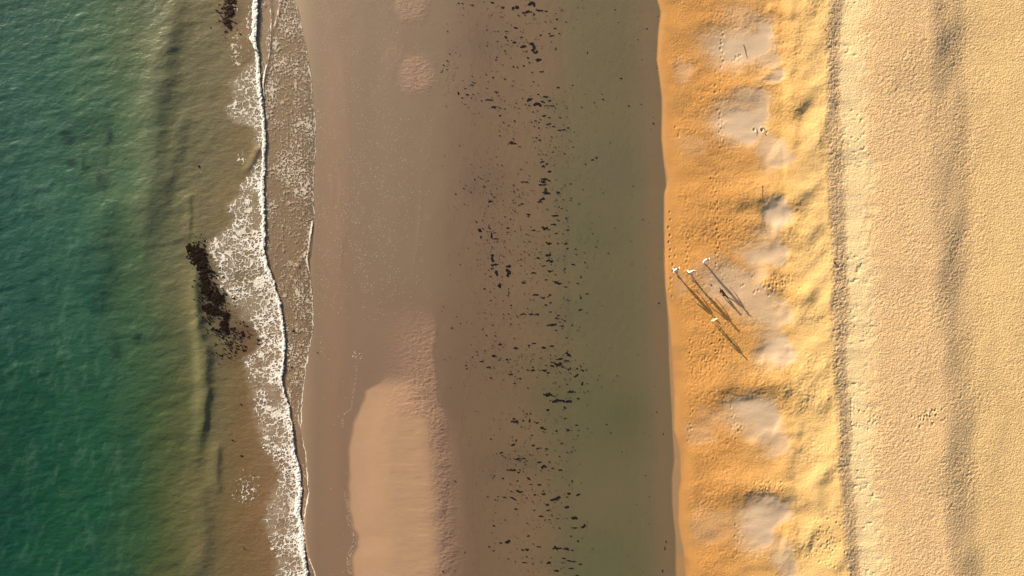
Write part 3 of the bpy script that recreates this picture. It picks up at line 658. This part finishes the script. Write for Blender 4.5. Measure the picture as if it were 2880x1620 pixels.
def largest(keep):
    lab = np.zeros(keep.shape, int); best = (0, 0); n = 0
    for a, b in np.argwhere(keep):
        if lab[a, b]: continue
        n += 1; st = [(a, b)]; lab[a, b] = n; c = 0
        while st:
            i, j = st.pop(); c += 1
            for p, q in ((i+1, j), (i-1, j), (i, j+1), (i, j-1)):
                if 0 <= p < keep.shape[0] and 0 <= q < keep.shape[1] and keep[p, q] and not lab[p, q]: lab[p, q] = n; st.append((p, q))
        best = max(best, (c, n))
    return lab == best[1] if n else keep
def clump_mesh(name, w_, h_, seed, rag=.38, flat=False):
    """a ragged low mat of weed: a raster of a few overlapping lobes, domed, with torn edges"""
    rs = random.Random(seed); W_, H_ = w_/PX, h_/PX
    lobes = []
    n = max(2, int(W_/max(H_, .08)*1.6)+rs.randint(0, 1)) if W_ >= H_ else max(2, int(H_/max(W_, .08)*1.6))
    for i in range(n):
        t = (i+.5)/n*2-1
        if W_ >= H_: lobes.append((t*W_*.40, rs.uniform(-.22, .22)*H_, H_*.5*rs.uniform(.6, 1.05)*(1.15-.5*abs(t)), H_*.45*rs.uniform(.6, 1.0)*(1.15-.5*abs(t))))
        else: lobes.append((rs.uniform(-.22, .22)*W_, t*H_*.40, W_*.45*rs.uniform(.6, 1.0)*(1.15-.5*abs(t)), W_*.5*rs.uniform(.6, 1.05)*(1.15-.5*abs(t))))
    c = .03 if max(W_, H_) < .5 else .04
    ax_ = np.arange(-W_*.75-.1, W_*.75+.1, c); ay_ = np.arange(-H_*.75-.1, H_*.75+.1, c)
    A, B = np.meshgrid(ax_, ay_); f = np.full(A.shape, -9.)
    for lx_, ly_, ra, rb in lobes: f = np.maximum(f, 1-np.hypot((A-lx_)/max(ra, .05), (B-ly_)/max(rb, .04)))
    f = f+rag*fbm((A+seed*.37)/(.16+.1*(rag > .5)), (B+seed*.71)/(.10+.1*(rag > .5)), seed % 5, 3+(rag > .5))+(.27 if rag < .5 else .06)
    on = f > 0; keep = (on[:-1, :-1] & on[1:, 1:]) & (on[1:, :-1] & on[:-1, 1:])
    if keep.sum() < 3: 
        f = 1-np.hypot(A/(W_*.6+.04), B/(H_*.6+.04)); on = f > 0; keep = (on[:-1, :-1] & on[1:, 1:]) & (on[1:, :-1] & on[:-1, 1:])
    keep = largest(keep)
    Z = -.02+(.05 if flat else .055)*np.sqrt(np.clip(f, 0, 1))*(.8+.35*fbm((A+seed)/.07, B/.07, 3, 2))
    fq = grid_faces(len(ax_), len(ay_), keep); used = np.unique(fq); rem = np.full(A.size, -1); rem[used] = np.arange(len(used))
    return np.stack([A, B, Z], -1).reshape(-1, 3)[used], rem[fq]
def clump_obj(name, u, v, w_, h_, ang, seed, mat, z=None, rag=.38, flat=False):
    vs, fs = clump_mesh(name, w_, h_, seed, rag, flat)
    o = link_mesh(name, vs, fs, mat)
    x, y, zz = at(u, v, z); o.location = (x, y, zz); o.rotation_euler = (0, 0, -R(ang))
    return o
WEED_LABELS = {}
WEED_LABELS.update({0: 'largest weed clump of the lagoon, a long ragged black bar in its lower half', 1: 'two-lobed black weed clump against the top edge of the lagoon', 2: 'tall upright black weed clump level with the walkers, the right one of two', 3: 'long slanting black weed bar standing alone in the lower lagoon', 4: 'black weed clump just above the left end of the largest bar', 5: 'tall ragged weed clump level with the walkers, left of a second upright one', 6: 'slanting black weed clump touching the right end of the largest bar', 7: 'crooked upright weed clump in the middle of the upper dense cluster', 8: 'bulky round black weed clump, biggest of the group near the top', 9: 'arched black weed clump left of the two-lobed one at the top edge', 10: 'long slanting weed streak to the lower right of the row of three dashes', 11: 'flat black weed clump above the right end of the largest bar', 12: 'thick weed clump at the left end of the long thin weed line', 13: 'long thin flat weed streak, longest in the lower left of the lagoon', 14: 'cross shaped weed clump lying alone in the upper lagoon', 15: 'dark weed clump in the middle of the crowd above the largest bar', 16: 'slanting weed bar a little below the walkers, nearest the beach side', 17: 'slanting black weed bar level with the walkers, right of the two upright clumps', 18: 'slanting black weed clump at the foot of the upper dense cluster', 19: 'flat black weed clump below the two-lobed one near the top edge', 20: 'black weed clump directly left of the bulky round clump near the top', 22: 'thin ragged weed streak just above the longest one in the lower left', 30: 'slanting short weed bar at the right edge of the lower crowd', 31: 'long flat weed bar at the head of the middle stretch, above the three dashes', 35: 'small upright round weed clump right of the long lower left streaks'})
for i, (u, v, w_, h_, an) in enumerate(clumps):
    o = clump_obj('seaweed_clump', u, v, w_*1.42, h_*1.45, an, i+1, MAT_WEED)
    key = (round(u), round(v))
    lab = WEED_LABELS.get(i)
    if not lab:
        lab = 'small black weed tuft lying in the shallow brown lagoon' if w_*h_ < 42 else 'middling ragged black weed clump lying in the shallow brown lagoon'
    tag(o, lab, 'seaweed', 'dark weed clumps in the shallow lagoon')
pts = []
def crumb_density(u, v):
    p = 0
    for cx, cy, rx, ry, s in [(1420,110,80,60,.5),(1270,200,25,60,.6),(1320,250,60,50,.35),(1480,290,140,40,.5),(1500,360,110,30,.5),(1560,420,80,60,.4),(1360,520,60,70,.6),(1440,560,110,60,.5),(1560,560,70,80,.4),(1400,680,60,100,.7),(1520,720,130,80,.5),(1390,760,50,60,.7),(1440,860,120,60,.3),(1500,1020,150,50,.6),(1380,980,60,50,.35),(1600,1060,60,60,.4),(1500,1200,120,60,.35),(1500,1300,120,50,.4),(1500,1400,110,50,.4),(1560,1460,80,50,.3),(1540,1580,100,30,.4),(1480,40,120,40,.4),(1580,900,60,60,.4)]:
        p = max(p, s*math.exp(-((u-cx)/rx)**2-((v-cy)/ry)**2))
    return p+.015
while len(pts) < 2700:
    u, v = random.uniform(1240, 1860), random.uniform(-5, 1625)
    if random.random() > crumb_density(u, v)*1.4: continue
    x, y, z = at(u, v); pts.append((x, y, z, random.choice((.018, .022, .028, .035, .05))*random.uniform(.8, 1.3)))
specks('weed_crumbs', pts, .03, MAT_WEED, .004, .5, 2.2)

# ------------------------------------------------------------------ torn weed in the surf
def sea_at(u, v):
    x, y, _ = at(u, v, .03)
    a = lambda t: np.array([[t]], float)
    z, _ = sea_height(a(x), a(y), a(u), a(v), a(zat(x, y)))
    return x, y, float(z[0, 0])
MATS = [  # across, down, width, height, tilt, raggedness, label
 (553,722,44,86,-14,.75,'largest black weed mat floating seaward of the white surf, beside a green swell'),
 (576,768,40,76,-24,.80,'narrow black weed mat just below the largest one, half under the foam edge'),
 (596,826,48,62,-20,.85,'ragged black weed mat trailing below the narrow one towards shore'),
 (638,900,28,50,8,.45,'compact oval black weed mat tucked into the notch of the surf edge'),
 (604,880,40,26,10,1.0,'torn black weed scrap left of the compact oval mat'),
 (622,925,56,16,4,1.0,'thin strip of black weed lying along the bottom of the oval mat'),
 (584,862,26,24,0,.9,'small black weed piece right of the green swell below the ragged mat'),
 (648,26,40,44,20,1.0,'brown weed mat in the foam at the top edge of the picture'),
 (643,66,24,30,0,.9,'smaller brown weed piece under the mat at the top edge of the surf')]
for i, (u, v, w_, h_, an, rg, lab) in enumerate(MATS):
    o = clump_obj('seaweed_mat', u, v, w_*1.12, h_*1.12, an, 900+i, MAT_WEED if v > 200 else MAT_WEED2, .0, rag=rg, flat=True)
    x, y, z = sea_at(u, v); o.location = (x, y, z+.05)
    tag(o, lab, 'seaweed', 'weed mats torn loose in the surf')
rs = random.Random(4); k = 0
spots = [(600,868,26,34,26),(628,930,40,12,20),(660,950,46,26,26),(655,985,34,16,14),(560,700,26,20,8),(642,60,28,34,9),(610,1000,40,12,4),(700,935,24,20,5),(545,700,20,30,5),(610,845,26,30,9)]
for (cx, cy, sx, sy, n) in spots:
    for _ in range(n):
        u = rs.gauss(cx, sx*.6); v = rs.gauss(cy, sy*.6)
        x, y, z = sea_at(u, v)
        o = clump_obj('seaweed_scrap', u, v, rs.uniform(4, 13), rs.uniform(3, 8), rs.uniform(-60, 60), 2000+k, MAT_WEED if v > 200 and k % 3 else MAT_WEED2, .0, rag=.6, flat=True); k += 1
        o.location = (x, y, z+.03)
        tag(o, 'small dark weed scrap among the torn pieces beside the big surf mats' if v > 200 else 'small brown weed scrap floating in the foam near the top edge', 'seaweed', 'weed scraps by the big surf mats' if v > 200 else 'weed scraps near the top edge of the surf')
LONE = [(343,945,8,10,'lone weed shadow'),(560,468,6,7,''),(826,930,8,9,''),(820,1033,5,5,''),(894,992,5,5,''),(678,1138,5,5,''),(679,1282,9,6,''),(686,1542,6,5,''),(655,1237,9,5,'')]
NEAR = ['','speck of dark weed below a stray foam scrap far from the surf','dark weed knot on the foam-flecked swash halfway between the breaker and the wet sand','tiny dark weed bit near the lower end of the foamy swash','tiny dark dot of weed on bare wet sand beside the swash edge','tiny dark weed bit off the lower surf edge, left of the lace','dark weed bit in brown water above the foam scribble','dark weed bit in brown water near the bottom edge','thin dark weed bit at the head of the narrow lower swell']
for (u, v, w_, h_, _), lab in list(zip(LONE, NEAR))[1:]:
    o = clump_obj('seaweed_scrap', u, v, w_, h_, 10, int(u), MAT_WEED, .0, rag=.4, flat=True)
    if u < 890: x, y, z = sea_at(u, v)
    else: x, y, z = at(u, v)
    o.location = (x, y, z+.03); tag(o, lab, 'seaweed', 'lone bits of weed')

# ------------------------------------------------------------------ walkers, dog, driftwood, stones
def skin_obj(name, joints, edges, mat, parent, root=0, sub=1, roots=()):
    me = bpy.data.meshes.new(name); me.from_pydata([j[:3] for j in joints], edges, []); me.update()
    o = bpy.data.objects.new(name, me); COL.objects.link(o); o.parent = parent
    md = o.modifiers.new('skin', 'SKIN'); md.use_smooth_shade = True
    if not me.skin_vertices: me.skin_vertices  # created with the modifier
    sv = me.skin_vertices[0].data
    for i, j in enumerate(joints):
        r = j[3]; sv[i].radius = (r, j[4] if len(j) > 4 else r); sv[i].use_root = (i == root or i in roots)
    s = o.modifiers.new('sub', 'SUBSURF'); s.levels = sub; s.render_levels = sub
    me.materials.append(mat)
    return o
def empty(name, loc, rz, label, cat):
    e = bpy.data.objects.new(name, None); COL.objects.link(e); e.location = loc; e.rotation_euler = (0, 0, rz); e.empty_display_size = .3
    return tag(e, label, cat)
def blob(name, loc, r, mat, parent, scale=(1, 1, 1), noise=0, sub=2):
    bm = bmesh.new(); bmesh.ops.create_icosphere(bm, subdivisions=sub, radius=1)
    for v in bm.verts:
        k = 1+noise*random.uniform(-1, 1); v.co = Vector((v.co.x*scale[0]*r*k, v.co.y*scale[1]*r*k, v.co.z*scale[2]*r*k))
        v.co += Vector(loc)
    me = bpy.data.meshes.new(name); bm.to_mesh(me); bm.free(); me.materials.append(mat)
    for p in me.polygons: p.use_smooth = True
    o = bpy.data.objects.new(name, me); COL.objects.link(o); o.parent = parent; return o
MSKIN = plain('skin', (.42, .24, .16), .55, .08, 20, .002, .35)
def person(u, v, hgt, rz, label, shirt, trous, hair, stride=.33, arm=.25, spread=.05, hat=None, longs=True):
    s = hgt/1.75; x, y, z = at(u, v)
    root = empty('person', (x, y, z+.0), rz, label, 'person')
    J = [(0,0,.95,.115,.095),(0,-.01,1.10,.11,.085),(0,-.02,1.30,.135,.095),(0,0,1.44,.07),(0,-.01,1.52,.052),(0,-.03,1.62,.085,.095),(0,-.02,1.70,.07,.08)]
    E = [(0,1),(1,2),(2,3),(3,4),(4,5),(5,6)]
    roots = []
    F = []; FE = []
    for sd in (-1, 1):
        b = len(J); fy = -stride*sd
        J += [(sd*.09,0,.90,.085),(sd*(.10+spread*.4),fy*.45-.06,.50,.056),(sd*(.09+spread),fy+(.03 if fy > 0 else 0),.10,.038),(sd*(.09+spread),fy-.10,.045,.036),(sd*(.10+spread),fy-.19,.035,.028)]
        E += [(0,b),(b,b+1),(b+1,b+2),(b+2,b+3),(b+3,b+4)]
        b = len(J); ay = arm*sd
        J += [(sd*.17,0,1.42,.055),(sd*(.24+spread),ay*.4+.02,1.16,.040),(sd*(.27+spread),ay-.05,.94,.027),(sd*(.275+spread),ay-.07,.87,.030,.018)]
        E += [(3,b),(b,b+1),(b+1,b+2),(b+2,b+3)]
        px_, py_, pz_ = J[-1][:3]
        for q in range(4):
            o_ = (q-1.5)*.020; ln = (.068,.078,.074,.058)[q]; r0 = len(J); roots.append(r0)
            J += [(px_, py_+o_, pz_+.005, .0095),(px_-sd*.004, py_+o_*1.15, pz_-.035-ln*.4,.0088),(px_-sd*.018, py_+o_*1.1, pz_-.035-ln*.8,.0078),(px_-sd*.034, py_+o_, pz_-.035-ln*.95,.0068)]
            E += [(r0,r0+1),(r0+1,r0+2),(r0+2,r0+3)]
        r0 = len(J); roots.append(r0)
        J += [(px_-sd*.004, py_-.020, pz_+.02,.011),(px_-sd*.02, py_-.048, pz_-.012,.0095),(px_-sd*.032, py_-.055, pz_-.036,.008)]
        E += [(r0,r0+1),(r0+1,r0+2)]
    # nose
    r0 = len(J); roots.append(r0); J += [(0,-.10,1.635,.014),(0,-.132,1.608,.016)]; E += [(r0,r0+1)]
    skin_obj('body', J, E, MSKIN, root, 0, 2, roots)
    g = .016
    sh = [(0,0,.90,.17,.14),(0,-.01,1.08,.165,.135),(0,-.02,1.30,.185,.14),(0,0,1.43,.09),(0,-.002,1.475,.066)]
    se = [(0,1),(1,2),(2,3),(3,4)]
    for sd in (-1, 1):
        b = len(sh); ay = arm*sd
        sh += [(sd*.17,0,1.425,.078),(sd*(.24+spread),ay*.4+.02,1.16,.062),(sd*(.262+spread),ay*.8-.03,1.0,.05)] if longs else [(sd*.17,0,1.425,.078),(sd*(.215+spread*.6),ay*.25+.01,1.26,.066)]
        se += [(3,b),(b,b+1)]+([(b+1,b+2)] if longs else [])
    skin_obj('shirt', sh, se, shirt, root, 0, 2)
    tr = [(0,0,.97,.128,.108)]; te = []
    for sd in (-1, 1):
        b = len(tr); fy = -stride*sd
        tr += [(sd*.09,0,.89,.10),(sd*(.10+spread*.4),fy*.45-.06,.50,.074),(sd*(.09+spread),fy*.93+(.03 if fy > 0 else 0),.16,.06)]
        te += [(0,b),(b,b+1),(b+1,b+2)]
    skin_obj('trousers', tr, te, trous, root, 0, 2)
    skin_obj('hair', [(0,.035,1.60,.085),(0,.005,1.70,.092,.10),(0,-.04,1.735,.065)], [(0,1),(1,2)], hair, root, 1, 2)
    for sd in (-1, 1):
        blob('eye', (sd*.034,-.112,1.65), .011, MDARK, root, sub=1); blob('ear', (sd*.092,-.02,1.63), .028, MSKIN, root, (.4,.8,1.1), sub=1)
    blob('mouth', (0,-.116,1.575), .022, MLIP, root, (1,.35,.3), sub=1)
    if hat:
        bm = bmesh.new(); prof = [(.20,1.69),(.19,1.705),(.105,1.72),(.10,1.79),(.06,1.815),(0.001,1.82)]; n = 24; rings = []
        for r_, z_ in prof: rings.append([bm.verts.new((r_*math.cos(a*math.tau/n), -.01+r_*math.sin(a*math.tau/n), z_)) for a in range(n)])
        for a_, b_ in zip(rings, rings[1:]):
            for q in range(n): bm.faces.new((a_[q], a_[(q+1) % n], b_[(q+1) % n], b_[q]))
        me = bpy.data.meshes.new('hat'); bm.to_mesh(me); bm.free(); me.materials.append(hat); o = bpy.data.objects.new('hat', me); COL.objects.link(o); o.parent = root
    root.scale = (s, s, s)
    return root
MDARK = plain('dark eye', (.02, .015, .01), .3); MLIP = plain('lip', (.35, .12, .10), .5, .05)
MWHITE = plain('white cloth', (.78, .78, .78), .85, .05, 8, .01, .2); MBLUE = plain('grey blue cloth', (.16, .20, .28), .85, .15, 8, .01, .2)
MBEIGE = plain('beige cloth', (.50, .42, .34), .85, .1, 8, .01, .2); MCREAM = plain('cream cloth', (.74, .70, .42), .85, .05, 8, .01, .2)
MHB = plain('brown hair', (.07, .04, .02), .6, .2, 30, .004, .3); MHG = plain('grey hair', (.38, .34, .30), .6, .2, 30, .004, .3); MHF = plain('fair hair', (.46, .36, .18), .6, .2, 30, .004, .3)
person(1897, 764, 1.64, R(8), 'person in a loose white top and grey blue trousers walking closest to the lagoon edge', MWHITE, MBLUE, MHB, .34, .30, .07)
person(1938, 771, 1.80, R(4), 'person in a white shirt and beige trousers walking in the middle of three in white', MWHITE, MBEIGE, MHG, .36, .22, .08, longs=False)
person(1980, 738, 1.62, R(-6), 'person all in white walking farthest from the lagoon and a little behind', MWHITE, MWHITE, MHB, .08, .35, .02)
person(2005, 902, 1.28, R(30), 'small person in cream yellow clothes with arms out walking alone ahead of the dog', MCREAM, MCREAM, MHF, .10, .10, .06)

def dog(u, v, rz, label):
    x, y, z = at(u, v); root = empty('dog', (x, y, z), rz, label, 'dog')
    J = [(-.02,0,.43,.10,.105),(.20,0,.41,.115,.13),(-.28,0,.45,.09,.095),(.33,0,.52,.065,.085),(.44,0,.60,.07),(.53,0,.59,.042),(.60,0,.575,.030),(-.38,0,.47,.035),(-.50,0,.47,.022),(-.62,0,.53,.012)]
    E = [(0,1),(0,2),(1,3),(3,4),(4,5),(5,6),(2,7),(7,8),(8,9)]
    for sd in (-1, 1):
        b = len(J); f = .06*sd
        J += [(.20,sd*.075,.32,.05),(.19+f,sd*.075,.17,.027),(.21+f*1.4,sd*.075,.035,.027),(.26+f*1.4,sd*.075,.022,.024)]; E += [(1,b),(b,b+1),(b+1,b+2),(b+2,b+3)]
        b = len(J)
        J += [(-.27,sd*.08,.37,.065),(-.20-f,sd*.085,.27,.042),(-.36-f,sd*.085,.16,.024),(-.33-f*1.4,sd*.085,.035,.024),(-.28-f*1.4,sd*.085,.022,.022)]; E += [(2,b),(b,b+1),(b+1,b+2),(b+2,b+3),(b+3,b+4)]
    skin_obj('body', J, E, MBLACK, root, 0, 2)
    for sd in (-1, 1):
        blob('ear', (.41,sd*.075,.60), .05, MBLACK, root, (.55,.22,1.0), sub=2); blob('eye', (.49,sd*.036,.625), .010, MDARK, root, sub=1)
    blob('nose', (.632,0,.585), .017, MDARK, root, sub=1)
    root.scale = (1.12, 1.2, 1.05)
MBLACK = plain('black fur', (.008, .007, .006), .7, .3, 30, .006, .2)
dog(2031, 826, math.atan2(-.76, .60)+math.pi*0, 'black dog trotting on the smooth damp sand between the walkers and the child')

MWOOD = plain('driftwood', (.09, .065, .045), .85, .35, 14, .01, .1)
for (u0, v0, u1, v1, r, lab) in [(2090,125,2101,163,.026,'long bent driftwood stick lying on the uppermost smooth grey flat'),(2127,362,2128,380,.022,'short driftwood stick lying on the second smooth grey flat from the top'),(2143,520,2143,562,.02,'straight thin driftwood stick lying across the rough ridge above the walkers'),(2161,1352,2160,1390,.02,'thin driftwood stick lying across the rough ridge near the bottom of the beach face')]:
    x0, y0, z0 = at(u0, v0); x1, y1, z1 = at(u1, v1)
    e = empty('driftwood_stick', (x0, y0, z0), 0, lab, 'stick')
    n = 7; J = []
    for k in range(n):
        t = k/(n-1); xx = x0+(x1-x0)*t; yy = y0+(y1-y0)*t
        J.append((xx-x0+.03*math.sin(t*5), yy-y0, zat(xx, yy)-z0+r*.9+.01, r*(1-.55*t)))
    skin_obj('stem', J, [(k, k+1) for k in range(n-1)], MWOOD, e, 0, 1)
    skin_obj('twig', [(J[2][0],J[2][1],J[2][2],r*.4),(J[2][0]+.09,J[2][1]-.12,J[2][2]+.02,r*.3),(J[2][0]+.12,J[2][1]-.22,J[2][2]+.01,r*.18)], [(0,1),(1,2)], MWOOD, e, 0, 1)
MSTONE = plain('dark stone', (.035, .025, .02), .8, .3, 12, .02, .2)
for (u, v, rx, ry, rzz, lab) in [(2347,738,.09,.14,.09,'largest dark stone, sitting on the shaded slope just behind the beach crest'),(2320,83,.06,.06,.05,'small black stone on the beach crest near the top edge'),(1999,801,.07,.06,.045,'small dark stone on damp sand up and left of the black dog'),(2138,363,.05,.05,.04,'dark pebble nearest the short stick on the second grey flat'),(2148,361,.055,.05,.04,'upper right pebble of the three on the second grey flat'),(2153,378,.06,.05,.04,'lower right pebble of the three on the second grey flat'),(1836,346,.08,.07,.05,'lone dark stone in the lagoon near the beach edge, upper third')]:
    x, y, z = at(u, v); o = blob('stone', (0, 0, 0), 1, MSTONE, None, (rx, ry, rzz), .12, 2); o.location = (x, y, z+rzz*.35); tag(o, lab, 'stone')

pts = []
for (cx, cy, sx, sy, n) in [(600,860,40,44,150),(640,950,40,40,130),(560,700,26,34,60),(590,800,34,50,90),(644,45,26,40,60)]:
    for _ in range(n):
        u = random.gauss(cx, sx*.6); v = random.gauss(cy, sy*.6); x, y, z = sea_at(u, v); pts.append((x, y, z+.02, random.uniform(.02, .07)))
specks('floating_weed_crumbs', pts, .03, MAT_WEED, .004, .3, 2.5)
